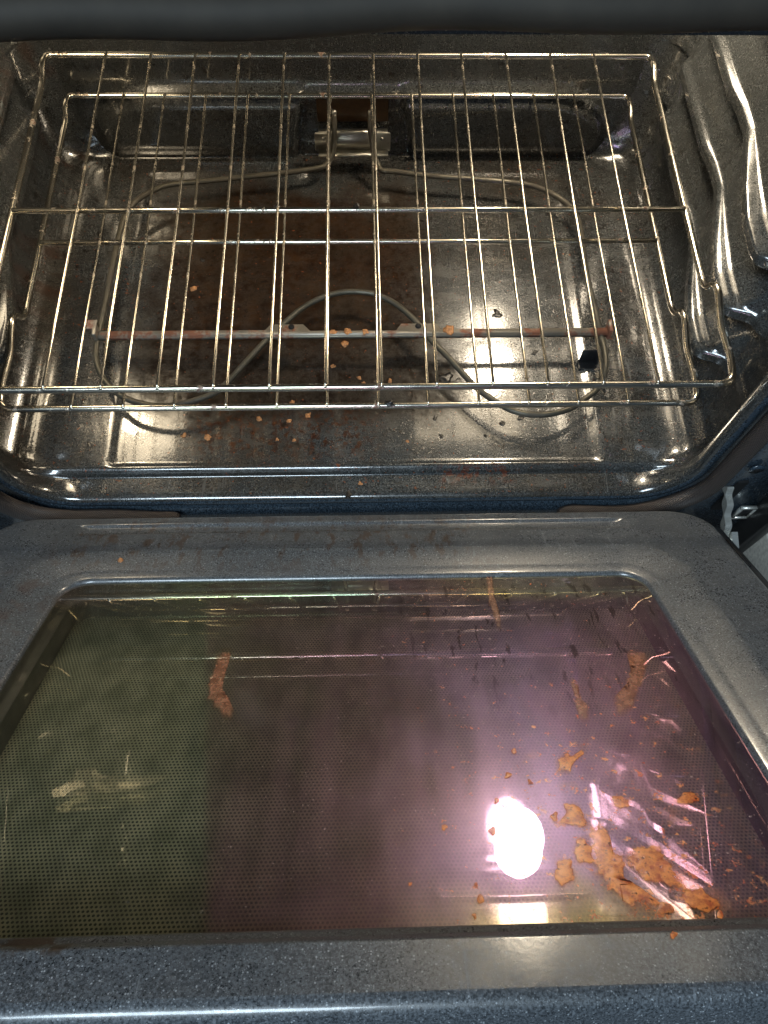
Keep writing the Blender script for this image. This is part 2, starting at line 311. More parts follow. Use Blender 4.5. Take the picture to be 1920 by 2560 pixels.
STAINS=[[[-0.102,0.232],[-0.095,0.233],[-0.095,0.249],[-0.095,0.262],[-0.094,0.274],[-0.088,0.286],[-0.085,0.291],[-0.086,0.297],[-0.092,0.293],[-0.1,0.281],[-0.104,0.267],[-0.103,0.251],[-0.103,0.238]],[[0.204,0.243],[0.213,0.243],[0.213,0.253],[0.207,0.266],[0.197,0.283],[0.188,0.297],[0.18,0.299],[0.182,0.287],[0.192,0.275],[0.2,0.26],[0.205,0.25]],[[0.153,0.273],[0.157,0.273],[0.156,0.286],[0.158,0.296],[0.156,0.306],[0.151,0.307],[0.152,0.291]],[[0.115,0.12],[0.119,0.12],[0.116,0.161],[0.116,0.188],[0.112,0.2],[0.111,0.167]],[[0.133,0.339],[0.137,0.341],[0.143,0.338],[0.142,0.342],[0.136,0.347],[0.133,0.354],[0.126,0.354],[0.126,0.347]],[[0.123,0.38],[0.129,0.38],[0.132,0.39],[0.13,0.395],[0.117,0.393],[0.121,0.386]],[[0.123,0.404],[0.128,0.404],[0.13,0.413],[0.128,0.419],[0.12,0.416]],[[0.134,0.398],[0.141,0.4],[0.141,0.41],[0.146,0.418],[0.143,0.43],[0.155,0.442],[0.154,0.445],[0.142,0.444],[0.136,0.437],[0.131,0.43],[0.129,0.423],[0.131,0.413]],[[0.154,0.412],[0.167,0.411],[0.169,0.42],[0.172,0.431],[0.17,0.435],[0.159,0.432],[0.152,0.428],[0.147,0.421],[0.149,0.416]],[[0.196,0.373],[0.202,0.374],[0.203,0.378],[0.198,0.381],[0.19,0.38]],[[0.171,0.439],[0.181,0.437],[0.186,0.444],[0.185,0.448],[0.176,0.448],[0.17,0.444]],[[0.156,0.444],[0.162,0.445],[0.161,0.449],[0.155,0.449]],[[0.11,0.418],[0.116,0.418],[0.115,0.43],[0.106,0.429]],[[0.153,0.375],[0.161,0.376],[0.159,0.383],[0.153,0.382]],[[0.066,0.438],[0.066,0.44],[0.064,0.441],[0.063,0.44],[0.063,0.438],[0.064,0.436],[0.065,0.436],[0.066,0.437]],[[0.061,0.448],[0.061,0.449],[0.06,0.45],[0.06,0.449],[0.059,0.448],[0.06,0.447],[0.061,0.447],[0.061,0.448]],[[0.052,0.394],[0.051,0.395],[0.05,0.396],[0.049,0.395],[0.049,0.394],[0.049,0.392],[0.05,0.392],[0.051,0.392]],[[0.079,0.397],[0.079,0.399],[0.077,0.4],[0.076,0.399],[0.075,0.397],[0.077,0.395],[0.078,0.394],[0.079,0.395]],[[0.116,0.388],[0.116,0.391],[0.114,0.392],[0.113,0.391],[0.112,0.388],[0.114,0.386],[0.116,0.385],[0.117,0.386]],[[0.102,0.336],[0.102,0.338],[0.1,0.339],[0.099,0.338],[0.099,0.336],[0.1,0.335],[0.101,0.334],[0.102,0.335]],[[0.095,0.356],[0.094,0.358],[0.092,0.359],[0.091,0.358],[0.092,0.356],[0.092,0.355],[0.093,0.354],[0.094,0.355]],[[0.084,0.376],[0.083,0.377],[0.082,0.378],[0.081,0.377],[0.082,0.376],[0.082,0.374],[0.083,0.374],[0.084,0.374]],[[0.107,0.362],[0.107,0.364],[0.105,0.364],[0.104,0.364],[0.105,0.362],[0.105,0.361],[0.106,0.36],[0.107,0.361]],[[0.064,0.43],[0.064,0.431],[0.063,0.431],[0.063,0.431],[0.062,0.43],[0.063,0.429],[0.064,0.429],[0.064,0.429]],[[0.181,0.458],[0.18,0.459],[0.179,0.46],[0.177,0.459],[0.178,0.457],[0.179,0.456],[0.18,0.455],[0.181,0.456]],[[0.155,0.467],[0.153,0.469],[0.152,0.47],[0.151,0.469],[0.151,0.467],[0.152,0.466],[0.153,0.465],[0.154,0.466]],[[0.03,0.429],[0.029,0.43],[0.029,0.43],[0.028,0.43],[0.028,0.429],[0.028,0.428],[0.029,0.428],[0.03,0.428]]]
ELEM=[(-0.043,0.443),(-0.083,0.435),(-0.138,0.427),(-0.18,0.421),(-0.22,0.416),(-0.242,0.408),(-0.263,0.391),(-0.272,0.376),(-0.278,0.354),(-0.281,0.311),(-0.283,0.261),(-0.284,0.224),(-0.286,0.189),(-0.285,0.161),(-0.278,0.14),(-0.266,0.122),(-0.247,0.106),(-0.221,0.097),(-0.197,0.096),(-0.17,0.103),(-0.146,0.116),(-0.123,0.147),(-0.099,0.18),(-0.082,0.2),(-0.061,0.223),(-0.035,0.24),(-0.009,0.247),(0.018,0.245),(0.034,0.238),(0.049,0.227),(0.067,0.207),(0.084,0.18),(0.104,0.154),(0.127,0.121),(0.146,0.101),(0.17,0.085),(0.199,0.08),(0.23,0.087),(0.252,0.102),(0.267,0.116),(0.277,0.14),(0.279,0.165),(0.277,0.191),(0.276,0.223),(0.273,0.281),(0.275,0.337),(0.272,0.363),(0.263,0.382),(0.24,0.403),(0.212,0.415),(0.154,0.423),(0.101,0.428),(0.053,0.436),(0.036,0.438)]
# ---------------------------------------------------------------- mesh helpers
def link(name, verts, faces, mat, parent=None, smooth=True, uvs=None, mats=None, fmat=None):
    me = bpy.data.meshes.new(name); me.from_pydata([tuple(v) for v in verts], [], faces); me.update()
    if uvs is not None:
        ul = me.uv_layers.new(name="UVMap")
        for l in me.loops: ul.data[l.index].uv = uvs[l.vertex_index]
    me.materials.append(mat)
    for mm in (mats or []): me.materials.append(mm)
    if fmat: 
        for p_, k in zip(me.polygons, fmat): p_.material_index = k
    if smooth:
        for p_ in me.polygons: p_.use_smooth = True
    o = bpy.data.objects.new(name, me); COL.objects.link(o)
    if parent: o.parent = parent
    return o
def empty(name, loc=(0,0,0), rot=(0,0,0), parent=None):
    o = bpy.data.objects.new(name, None); COL.objects.link(o); o.location = loc; o.rotation_euler = rot; o.empty_display_size = .05
    if parent: o.parent = parent
    return o
def tag(o, label, cat, group=None, kind=None):
    if label: o['label'] = label
    if cat: o['category'] = cat
    if group: o['group'] = group
    if kind: o['kind'] = kind
    return o
def catmull(P, k=6, closed=False):
    P = [Vector(p) for p in P]; n = len(P); out = []
    rngs = range(n if closed else n - 1)
    for i in rngs:
        if closed: a, b, c, d = P[(i-1) % n], P[i], P[(i+1) % n], P[(i+2) % n]
        else: a, b, c, d = P[max(i-1, 0)], P[i], P[i+1], P[min(i+2, n-1)]
        for j in range(k):
            t = j / k
            out.append(.5 * ((2*b) + (c-a)*t + (2*a-5*b+4*c-d)*t*t + (3*b-3*c+d-a)*t**3))
    if not closed: out.append(P[-1])
    return out
def fillet(P, r, n=5):
    """round the corners of an open polyline"""
    P = [Vector(p) for p in P]; out = [P[0]]
    for i in range(1, len(P) - 1):
        a, b, c = P[i-1], P[i], P[i+1]
        rr = r[i] if isinstance(r, (list, tuple)) else r
        rr = min(rr, (a-b).length * .48, (c-b).length * .48)
        p = b + (a-b).normalized() * rr; q = b + (c-b).normalized() * rr
        for j in range(n + 1):
            t = j / n; out.append(p*(1-t)**2 + b*2*t*(1-t) + q*t*t)
    out.append(P[-1]); return out
def tube(path, r, seg=10, closed=False, taper=None, uvk=None):
    path = [Vector(p) for p in path]; n = len(path); V = []; F = []; UV = []
    nv = None; L = 0
    for i, p in enumerate(path):
        if closed: t = path[(i+1) % n] - path[i-1]
        else: t = path[min(i+1, n-1)] - path[max(i-1, 0)]
        t.normalize()
        if nv is None:
            nv = t.orthogonal().normalized()
        nv = (nv - t * nv.dot(t)).normalized(); bn = t.cross(nv)
        if i: L += (p - path[i-1]).length
        rr = r if taper is None else r * taper(i / (n-1))
        for j in range(seg):
            a = 2*math.pi*j/seg; V.append(p + (nv*math.cos(a) + bn*math.sin(a))*rr); UV.append((L*(uvk or 1), j*(1 if uvk is None else 22/seg)))
    for i in range(n if closed else n-1):
        for j in range(seg):
            a = i*seg+j; b = i*seg+(j+1) % seg; i2 = (i+1) % n
            F.append((a, b, i2*seg+(j+1) % seg, i2*seg+j))
    if not closed:
        F.append(tuple(range(seg-1, -1, -1))); F.append(tuple((n-1)*seg+j for j in range(seg)))
    return V, F, UV
def join(*parts):
    V = []; F = []
    for v, f in parts:
        o = len(V); V += list(v); F += [tuple(i+o for i in q) for q in f]
    return V, F
def boxm(c, d, bev=.0, rot=None):
    bm = bmesh.new(); bmesh.ops.create_cube(bm, size=1)
    bmesh.ops.scale(bm, vec=d, verts=bm.verts)
    if bev: bmesh.ops.bevel(bm, geom=bm.edges[:], offset=bev, segments=2, affect='EDGES', profile=.6)
    if rot: bmesh.ops.rotate(bm, cent=(0,0,0), matrix=rot, verts=bm.verts)
    bmesh.ops.translate(bm, vec=c, verts=bm.verts)
    bm.verts.index_update()
    r = [v.co.copy() for v in bm.verts], [tuple(v.index for v in f.verts) for f in bm.faces]; bm.free(); return r
def extrude_outline(pts, axis, a, b, bev=0.0):
    """solid plate from a 2-D outline; axis = function (u,v,w)->xyz"""
    n = len(pts); V = [Vector(axis(u, v, a)) for u, v in pts] + [Vector(axis(u, v, b)) for u, v in pts]
    F = [tuple(range(n)), tuple(range(2*n-1, n-1, -1))] + [(i, i+n, (i+1) % n + n, (i+1) % n) for i in range(n)]
    return V, F
def rrect(x0, x1, y0, y1, r, nx, ny, nc):
    """closed rounded rectangle (counter-clockwise from bottom middle), the same number of points whatever its size"""
    P = []; xm = (x0+x1)/2
    def seg(a, b, n): 
        for i in range(n): t = i/n; P.append((a[0]+(b[0]-a[0])*t, a[1]+(b[1]-a[1])*t))
    def arc(cx, cy, a0):
        for i in range(nc): a = a0 + (math.pi/2)*i/nc; P.append((cx+r*math.cos(a), cy+r*math.sin(a)))
    seg((xm, y0), (x1-r, y0), nx); arc(x1-r, y0+r, -math.pi/2)
    seg((x1, y0+r), (x1, y1-r), ny); arc(x1-r, y1-r, 0)
    seg((x1-r, y1), (x0+r, y1), nx*2); arc(x0+r, y1-r, math.pi/2)
    seg((x0, y1-r), (x0, y0+r), ny); arc(x0+r, y0+r, math.pi)
    seg((x0+r, y0), (xm, y0), nx)
    return P
def loft(rings, closed_ring=True):
    n = len(rings[0]); V = [p for r in rings for p in r]; F = []
    for i in range(len(rings)-1):
        for j in range(n): a = i*n+j; b = i*n+(j+1) % n; F.append((a, b, b+n, a+n))
    return V, F
def sst(a, b, x):
    t = max(0., min(1., (x-a)/(b-a))); return t*t*(3-2*t)
# ================================================================ THE OVEN
oven = tag(empty("oven", (0, 0, -.06)), "dark blue-grey speckled enamel oven with its door half open, lit inside and greasy", "oven")
OZ = Vector((0, 0, .06))                  # children are built in world coordinates, their origin lifted back
def opart(name, V, F, mat, parent=None, **k):
    o = link(name, V, F, mat, parent or oven, **k)
    if parent is None: o.location = OZ
    return o
# ---- cavity: one enamelled shell swept from the front lip to the back, side walls pressed into rack guides
ZK = (.028, .094, .160, .226, .292, .358, .424)
def pw(v, pts):
    if v <= pts[0][0]: return pts[0][1]
    for (a, p), (b_, q) in zip(pts, pts[1:]):
        if v <= b_: return p + (q-p)*(v-a)/(b_-a)
    return pts[-1][1]
GP = [(.03, 0), (.05, .006), (.080, .006), (.088, .014), (.098, .017), (.106, .040), (.120, .0435), (.150, .043), (.188, .036), (.262, .0175), (.290, .0175), (.318, .0215), (.440, .0215), (.462, .004)]
def guide(y):      # how far a guide stands out of the side wall along the depth
    return sum(pw(y+d, GP)*w for d, w in ((-.002, .25), (0, .5), (.002, .25)))
def wallprof(z):
    g_ = 0
    for k, zk in enumerate(ZK):
        if k == 0: continue
        nose = zk - .001
        if z < nose: q = sst(nose-.005, nose, z)
        else: q = 1 - .35*sst(nose+.010, nose+.014, z) - .65*max(0, min(1, (z-nose-.014)/.034))
        g_ = max(g_, q)
    return g_
ys = [0.0, .0015, .003, .006, .010, .018, .026, .0275, .0285, .0295, .031, .033, .0365, .038, .0395, .044, .049]
yy = .054
while yy < .47: ys.append(yy); yy += .0042
ys += [.474, .480, .486, .491, .495, .498, .500]
rings = []
for y in ys:
    t = sst(.010, .05, y)
    hw = .345 + .040*t; zb = -.0055 + .0035*sst(.0275, .0295, y) + .002*sst(.0295, .033, y)
    if y < .006: k = (1 - y/.006); hw += .003*k*k; zb -= .003*k*k
    back = max(0, y - .46)/.04; fil = 1 - math.sqrt(max(0, 1 - min(1, back)**2))
    hw -= .04*fil; zb += .010*sst(.487, .5, y); zt = .499 - .007*sst(0, .05, y) - .02*fil
    r = .055 + .0*t
    P = rrect(-hw, hw, zb, zt, r, 80, 230, 14)
    R_ = []
    gy = guide(y)
    for (x, z) in P:
        sgn = 1 if x > 0 else -1
        if abs(x) > hw - .03 and z < .46:
            x -= sgn * gy * wallprof(z) * sst(hw-.03, hw-.002, abs(x)) * (1-fil)
        if z < .02 and abs(x) < hw-.03:   # pressed floor panel
            ins = sst(.258, .266, abs(x)); yi = 1 - sst(.0365, .0395, y) + sst(.455, .465, y)
            z += .0022*max(ins, min(1, yi))*sst(.03, .036, y)
        R_.append(Vector((x, y, z)))
    rings.append(R_)
V, F = loft(rings)
F = [f for f in F if not (all(V[i].z > .47 for i in f) and .104 < sum(V[i].x for i in f)/4 < .308 and .342 < sum(V[i].y for i in f)/4 < .470)]
cav = opart("cavity", V, [tuple(reversed(f)) for f in F], E_CAV)
# ---- back wall with two pressed boxes either side of the element terminals
NX, NZ = 200, 150
V = []; F = []
for j in range(NZ+1):
    z = -.01 + .50*(j/NZ)**1.35
    for i in range(NX+1):
        x = -.37 + .74*i/NX; ax = abs(x)
        inner = sst(.052, .066, ax - .012*(1-sst(.03, .10, z)) + .0)
        top = .083 if ax < .235 else .083 - .072*(1 - math.sqrt(max(0, 1-((min(ax, .325)-.235)/.09)**2)))
        prot = .018*(1 - (.75*max(0, min(1, (z-top+.002)/.022)) + .25*sst(top-.002, top+.028, z))) * (.6 + .4*sst(0, .030, z))
        endf = 1 - sst(.30, .335, ax)
        d = prot*inner*endf
        low = .013*(1 - sst(.004, .012, z))*(1-inner) 
        mid = (1-inner)*(.009*(1 - sst(.085, .105, z)))
        V.append(Vector((x, .5 - max(d, mid), z)))
for j in range(NZ):
    for i in range(NX): a = j*(NX+1)+i; F.append((a, a+1, a+NX+2, a+NX+1))
opart("back_wall", V, F, E_CAV)
# ---- terminal plate and bracket in the gap
V, F = boxm((0, .4890, .0760), (.088, .003, .036), .001)
plate = opart("terminal_plate", V, F, BROWN)
# ---- front frame: flat enamelled face round the opening with the gasket channel
def fring(o, y, r=None): return [Vector((x, y, z)) for x, z in rrect(-.345-o*1.0, .345+o*1.0, -.0055-o, .499+o, r or (.055+o), 80, 130, 14)]
rg = [fring(.003, .0), fring(.006, -.0015), fring(.010, -.001), fring(.012, .002), fring(.014, .006), fring(.026, .006), fring(.029, .003), fring(.031, -.001), fring(.034, -.0025), fring(.050, -.0025), fring(.060, -.001)]
outer = []
for (x, z), (x2, z2) in zip(rrect(-.405, .405, -.0655, .552, .115, 80, 130, 14), rrect(-.445, .445, -.16, .75, .02, 80, 130, 14)):
    outer.append(Vector((x2, -.001, z2)))
rg.append(outer)
rg.append([p + Vector((0, .03, 0)) for p in outer])
V, F = loft(rg)
frame = opart("front_frame", V, F, E_FRONT)
V, F = boxm((.452, .1, .25), (.014, .26, .86), .003); opart("side_trim", V, F, BLACK)
V, F = boxm((-.452, .1, .25), (.014, .26, .86), .003); opart("side_trim", V, F, BLACK)
V, F = boxm((0, -.02, -.135), (.80, .02, .05), .003); opart("lower_trim", V, F, BLACK)
V, F = boxm((0, -.014, .70), (.90, .03, .10), .006); opart("top_panel", V, F, E_FRONT)
# ---- gasket: two ends stop short at the middle of the bottom
gp = rrect(-.361, .363, -.0235, .5190, .074, 80, 60, 16)
i0 = [k for k, p in enumerate(gp) if p[0] > .215 and p[1] < -.015][0]
i1 = [k for k, p in enumerate(gp) if p[0] < -.185 and p[1] < -.015][-1] if False else max(k for k, p in enumerate(gp) if p[0] < -.185)
path = [Vector((x, -.0125 + .002*math.sin(x*40), z)) for x, z in gp[i0:]]
path = [p for k, p in enumerate(path) if not (p.x > -.188 and p.x < 0 and p.z < -.015)]
path = [p for k, p in enumerate(path) if not (p.z < -.015 and 0 <= p.x < .2)]
# droop of the top run
path = [p + Vector((0, -.004 if p.z > .45 else 0, (.0035*math.sin(p.x*9+.4) if p.z > .49 else 0))) for p in path]
def gt(t): return .25 + .75*min(1, t/.012)**.5 if t < .5 else .75 + .25*min(1, (1-t)/.006)**.5
V, F, UV = tube(path, .0092, 20, taper=gt, uvk=1/.0026)
# seam: braided sleeve, so UVs wrap 24 strands round
opart("door_gasket", V, F, GASKET, uvs=UV, mats=[RUBBER], fmat=[1 if V[f[0]].z > .42 else 0 for f in F])
# ---- slots, screw, latch plate on the right of the frame
def disc(c, r, nrm, n=20, th=.002):
    c = Vector(c); q = Vector(nrm).to_track_quat('Z', 'Y')
    V = [c + q @ Vector((r*math.cos(2*math.pi*i/n), r*math.sin(2*math.pi*i/n), h)) for h in (0, th) for i in range(n)]
    F = [tuple(range(n, 2*n)), tuple(range(n-1, -1, -1))] + [(i, (i+1) % n, (i+1) % n+n, i+n) for i in range(n)]
    return V, F
for sx in (1, -1):
    scr = opart("frame_screw", *disc((sx*.398, -.0045, .062), .0075, (0, -1, 0)), HINGE if sx > 2 else E_FRONT)
    V, F = disc((sx*.398, -.0067, .062), .0035, (0, -1, 0), 12, .0006); link("screw_socket", V, F, HOLE, scr)
    V, F = boxm((sx*.401, -.0020, -.006), (.012, .004, .070), .001); opart("hinge_slot", V, F, HOLE)
    V, F = join(boxm((sx*.437, -.004, -.062), (.020, .004, .003)), boxm((sx*.437, -.004, -.036), (.020, .004, .003)), boxm((sx*.4285, -.004, -.049), (.003, .004, .0228)), boxm((sx*.4455, -.004, -.049), (.003, .004, .0228)))
    lp = opart("latch_plate", V, F, HINGE)
    V, F = boxm((sx*.437, -.0035, -.049), (.0139, .001, .0225)); link("plate_hole", V, F, HOLE, lp)
# ---- oven lamp behind the right of the ceiling, and an added glowing hood on the left wall for the floor patch
hx0, hx1, hy0, hy1 = .102, .310, .338, .474
w_ = [boxm(((hx0+hx1)/2, hy0, .515), (hx1-hx0, .004, .055)), boxm(((hx0+hx1)/2, hy1, .515), (hx1-hx0, .004, .055)), boxm((hx0, (hy0+hy1)/2, .515), (.004, hy1-hy0-.004, .055)), boxm((hx1, (hy0+hy1)/2, .515), (.004, hy1-hy0-.004, .055))]
lamp = opart("oven_lamp", *join(*w_), E_CAV, smooth=False)
BULB = emis("lit_bulb", (1, .84, .62), 118)
LENS = emis("lit_lens_glass", (1, .82, .56), 3.6, True)
RIM = emis("lit_lens_rim", (1, .82, .56), 6)
V, F = boxm(((hx0+hx1)/2, (hy0+hy1)/2, .541), (hx1-hx0-.005, hy1-hy0-.005, .002)); link("lens", V, F, LENS, lamp)
V, F = boxm(((hx0+hx1)/2, hy0+.0035, .4895), (hx1-hx0-.012, .002, .003)); link("lens_rim", V, F, RIM, lamp)
bm = bmesh.new(); bmesh.ops.create_uvsphere(bm, u_segments=24, v_segments=14, radius=.037)
for v in bm.verts:
    v.co.z *= 1.18
    if v.co.z > .012: s_ = 1 - .3*sst(.030, .046, v.co.z); v.co.x *= s_; v.co.y *= s_
    v.co += Vector((.240, .452, .436))
bm.verts.index_update()
V = [v.co.copy() for v in bm.verts]; F = [tuple(v.index for v in f.verts) for f in bm.faces]; bm.free()
link("bulb_or_glow_disc", V, F, BULB, lamp)
ol = [(-.384, .183), (-.286, .226), (-.274, .27), (-.274, .379), (-.384, .379)]  # unseen hood, added to throw the pale patch on the left floor
V1 = [Vector((x, y, z)) for z in (.322, .358) for x, y in ol]; n_ = 5
il = [(-.381, .188), (-.289, .2285), (-.2775, .272), (-.2775, .375), (-.381, .375)]
V1 += [Vector((x, y, .322)) for x, y in il] + [Vector((x, y, .3505)) for x, y in il]
F1 = [(i_, (i_+1) % 5, (i_+1) % 5+5, i_+5) for i_ in range(5)] + [(5, 6, 7, 8, 9)] + [((i_+1) % 5, i_, i_+10, (i_+1) % 5+10) for i_ in range(5)] + [((i_+1) % 5+10, i_+10, i_+15, (i_+1) % 5+15) for i_ in range(5)]
glow_hood = opart("added_glow_hood", V1, F1, E_CAV, smooth=False)
link("lens", *extrude_outline([(x*.999, y) for x, y in il], lambda u, v, w_: (u, v, w_), .3480, .3500), emis('added_patch_glow', (1, .82, .56), 8.5, True), glow_hood, smooth=False)  # added glowing sheet, brightens the floor patch; no real lamp glass
HOT = emis("added_hot_spot", (1, .80, .52), 60)
V, F = disc((-.360, .298, .3455), .018, (0, 0, 1), 20, .0019); link("bulb_or_glow_disc", V, F, HOT, glow_hood)  # added bright disc for the hot spot in the floor patch
# ---- heating element: one bent tube on a bracket, with a pressed support bar
el = [(-.0225, .474, .0795), (-.0225, .466, .066), (-.0235, .462, .050), (-.026, .455, .037), (-.034, .448, .030)]
el += [(x, y, .028) for x, y in ELEM]
el += [(.031, .446, .030), (.026, .454, .037), (.0235, .462, .050), (.0215, .466, .066), (.0215, .474, .0795)]
V, F, _ = tube(catmull(el, 4), .0033, 12)
heat = opart("heating_element", V, F, ELEMENT)
# bracket plate with two notches and a folded foot
def rr2(x0, x1, y0, y1, r=.003):
    return [(x, y) for x, y in rrect(x0, x1, y0, y1, r, 1, 1, 4)]
pl = extrude_outline(rr2(-.048, .047, .029, .056), lambda u, v, w_: (u, w_, v), .4705, .4720)
V, F = join(pl, boxm((0, .4655, .0300), (.088, .010, .0015)), boxm((0, .4745, .0556), (.086, .006, .0015)))
br = link("mounting_bracket", V, F, BRACKET, heat)
for x in (-.037, .036):
    V, F = disc((x, .4708, .048), .0022, (0, -1, 0), 12, .0016); link("rivet", V, F, BRACKET, heat)
for x in (-.0225, .0215):
    bm = bmesh.new(); bmesh.ops.create_uvsphere(bm, u_segments=14, v_segments=10, radius=.0034); bmesh.ops.translate(bm, vec=(x, .475, .081), verts=bm.verts); bm.verts.index_update()
    V = [v.co.copy() for v in bm.verts]; F = [tuple(v.index for v in f.verts) for f in bm.faces]; bm.free(); link("terminal_nut", V, F, BRACKET, heat)
# support bar: thin channel with raised tabs where the tube passes
zt = .0325; prof = []
top = [(-.286, 0), (-.100, 0), (-.094, .005), (-.058, .005), (-.050, -.001), (.046, -.001), (.052, .005), (.092, .005), (.096, 0), (.286, 0)]
tp = [(a, .1895+b_*1.5) for a, b_ in top]; ol = tp + [(.286, .1822), (-.286, .1822)]
pl = extrude_outline([(x, y) for x, y in ol], lambda u, v, w_: (u, v, w_), zt, zt+.0012)
V, F = join(pl, boxm((0, .1817, .0305), (.572, .0010, .0050)), boxm((-.286, .187, .034), (.004, .016, .016), .001), boxm((.286, .187, .034), (.004, .016, .016), .001),
            boxm((-.291, .196, .037), (.011, .012, .002), .0008))
link("support_bar", V, F, BAR, heat)
V, F = join(boxm((.266, .1665, .013), (.019, .0016, .022), .0005), boxm((.266, .1615, .0018), (.021, .011, .0016), .0005), boxm((.2755, .166, .015), (.0014, .012, .022), .0004)); link('bar_foot', V, F, BLACK, heat)
for x in (-.071, .071):
    V, F = disc((x, .1935, zt+.0012), .0035, (0, 0, 1), 14, .0004); link("bar_hole", V, F, HOLE, heat)
# ================================================================ THE DOOR (tilted open at the hinge)
ANG = math.radians(38.74)
door = empty("door", Vector((0, -.02, .02177)) + OZ, (0, 0, 0), oven)
door.rotation_euler = (-ANG, 0, 0)
# local: x right, y = -s (s grows towards the handle edge), z = out of the inner face
def dring(L, R_, sr, sf, r, z, nx=90, ny=60, nc=14):
    return [Vector((x, y, z)) for x, y in rrect(L, R_, -sf, -sr, r, nx, ny, nc)]
SQ = []
def ridge(v):      # shallow pressed channel between hinge edge and window, and raised flat
    s_ = -v.y; a = sst(-.268, -.255, v.x)*(1-sst(.250, .264, v.x))
    v.z -= .0034 * a * sst(.0415, .0440, s_) * (1 - sst(.0590, .0615, s_))
    # long shallow crease across the corners
    return v
R0 = [dring(-.2495, .2500, .1305, .4535, .022, -.0075), dring(-.2500, .2505, .1300, .4540, .0225, -.0050), dring(-.2525, .2530, .1275, .4560, .025, -.0035),
      dring(-.2620, .2625, .1190, .4585, .030, -.0030), dring(-.2650, .2655, .1160, .4600, .032, -.0022), dring(-.2850, .2855, .0970, .4640, .044, .0022), dring(-.2900, .2905, .0925, .4660, .047, .0030)]
A = R0[-1]; B_ = dring(-.3400, .3400, .0300, .4900, .034, .0030)
for k in range(1, 50):
    t = k/50; R0.append([ridge(a.lerp(b_, t)) for a, b_ in zip(A, B_)])
R0 += [B_, dring(-.3435, .3435, .0265, .4940, .036, .0015), dring(-.3455, .3455, .0245, .4965, .037, -.0020), dring(-.3460, .3460, .0240, .4975, .037, -.0060), dring(-.3460, .3460, .0240, .4975, .037, -.022)]
V, F = loft(R0); inner = link("inner_panel", V, F, E_DOOR, door)
# outer skin: wider, lower, rounded edge
O = [dring(-.340, .340, .030, .487, .03, -.018), dring(-.362, .362, .012, .494, .02, -.018), dring(-.370, .370, .010, .502, .02, -.020), dring(-.373, .373, .008, .508, .02, -.026), dring(-.374, .374, .008, .511, .02, -.036), dring(-.374, .374, .008, .511, .02, -.052), dring(-.36, .36, .02, .50, .02, -.054), dring(-.001, .001, .26, .262, .0005, -.054)]
V, F = loft(O); skin = link("outer_skin", V, F, E_SKIN, door)
# window box: stepped side walls between the panes
W = [dring(-.2498, .2503, .1302, .4538, .022, -.0065), dring(-.2510, .2515, .1290, .4550, .022, -.0085), dring(-.2510, .2515, .1290, .4550, .022, -.0190), dring(-.2450, .2455, .1350, .4490, .018, -.0190), dring(-.2450, .2455, .1350, .4490, .018, -.0210), dring(-.2450, .2455, .1350, .4490, .018, -.0410)]
V, F = loft(W); link("window_frame", V, F, plain("window_box_grey", (.055, .052, .045), .35, 0, 80, .1), door)
def sheet(z, L=-.2495, R_=.25, s0=.1305, s1=.4535, r=.0215):
    P = dring(L, R_, s0, s1, r, z, 12, 12, 8); return P, [tuple(range(len(P)))]
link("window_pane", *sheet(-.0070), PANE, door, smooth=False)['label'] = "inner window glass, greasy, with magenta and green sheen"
link("window_pane", *sheet(-.0200, -.2445, .245, .1355, .4485, .0175), PANE2, door, smooth=False)['label'] = "middle window glass behind the greasy inner one"
link("dotted_screen", *sheet(-.0385, -.2445, .245, .1355, .4485, .0175), SCREEN, door, smooth=False)
# ---- baked-on spots
def irregular(pts, z, th, jit, seed):
    rnd = random.Random(seed)
    q = catmull([(x, -s_, 0) for x, s_ in pts], 10, True)
    c = sum(q, Vector())/len(q)
    q = [p + Vector((noise.noise(p*260+Vector((seed, 0, 0))), noise.noise(p*260+Vector((0, seed, 5))), 0))*jit for p in q]
    n = len(q); q = [c + (p-c)*1.22 for p in q]
    V = []; T = []
    for k_, (f_, h_, t_) in enumerate(((1, 0, 0), (.88, .25, .35), (.72, .6, .7), (.45, .9, .95))):
        V += [c + (p-c)*f_ + Vector((0, 0, z+th*h_*(1+.3*noise.noise(p*300)) + .00002*k_)) for p in q]; T += [t_]*n
    F = []
    for k_ in range(3): F += [(i+k_*n, (i+1) % n+k_*n, (i+1) % n+(k_+1)*n, i+(k_+1)*n) for i in range(n)]
    F.append(tuple(range(3*n, 4*n)))
    return V, F, T
big_lab = {0: "long curved orange streak on the left of the glass", 1: "bent orange streak at the upper right of the glass", 7: "largest orange patch beside the lamp's reflection"}
for k, pts in enumerate(STAINS):
    big = len(pts) > 8 or k < 14
    V, F, T = irregular(pts, -.0067 if k not in (24, 25) else .0032, .0003, .0018 if big else .0008, k+1)
    o = link("grease_spot", V, F, STAIN_FAINT if k == 3 else (STAIN_DULL if k < 3 else STAIN), door)
    at_ = o.data.attributes.new('thick', 'FLOAT', 'POINT'); at_.data.foreach_set('value', T)
    if k in big_lab: o['label'] = big_lab[k]
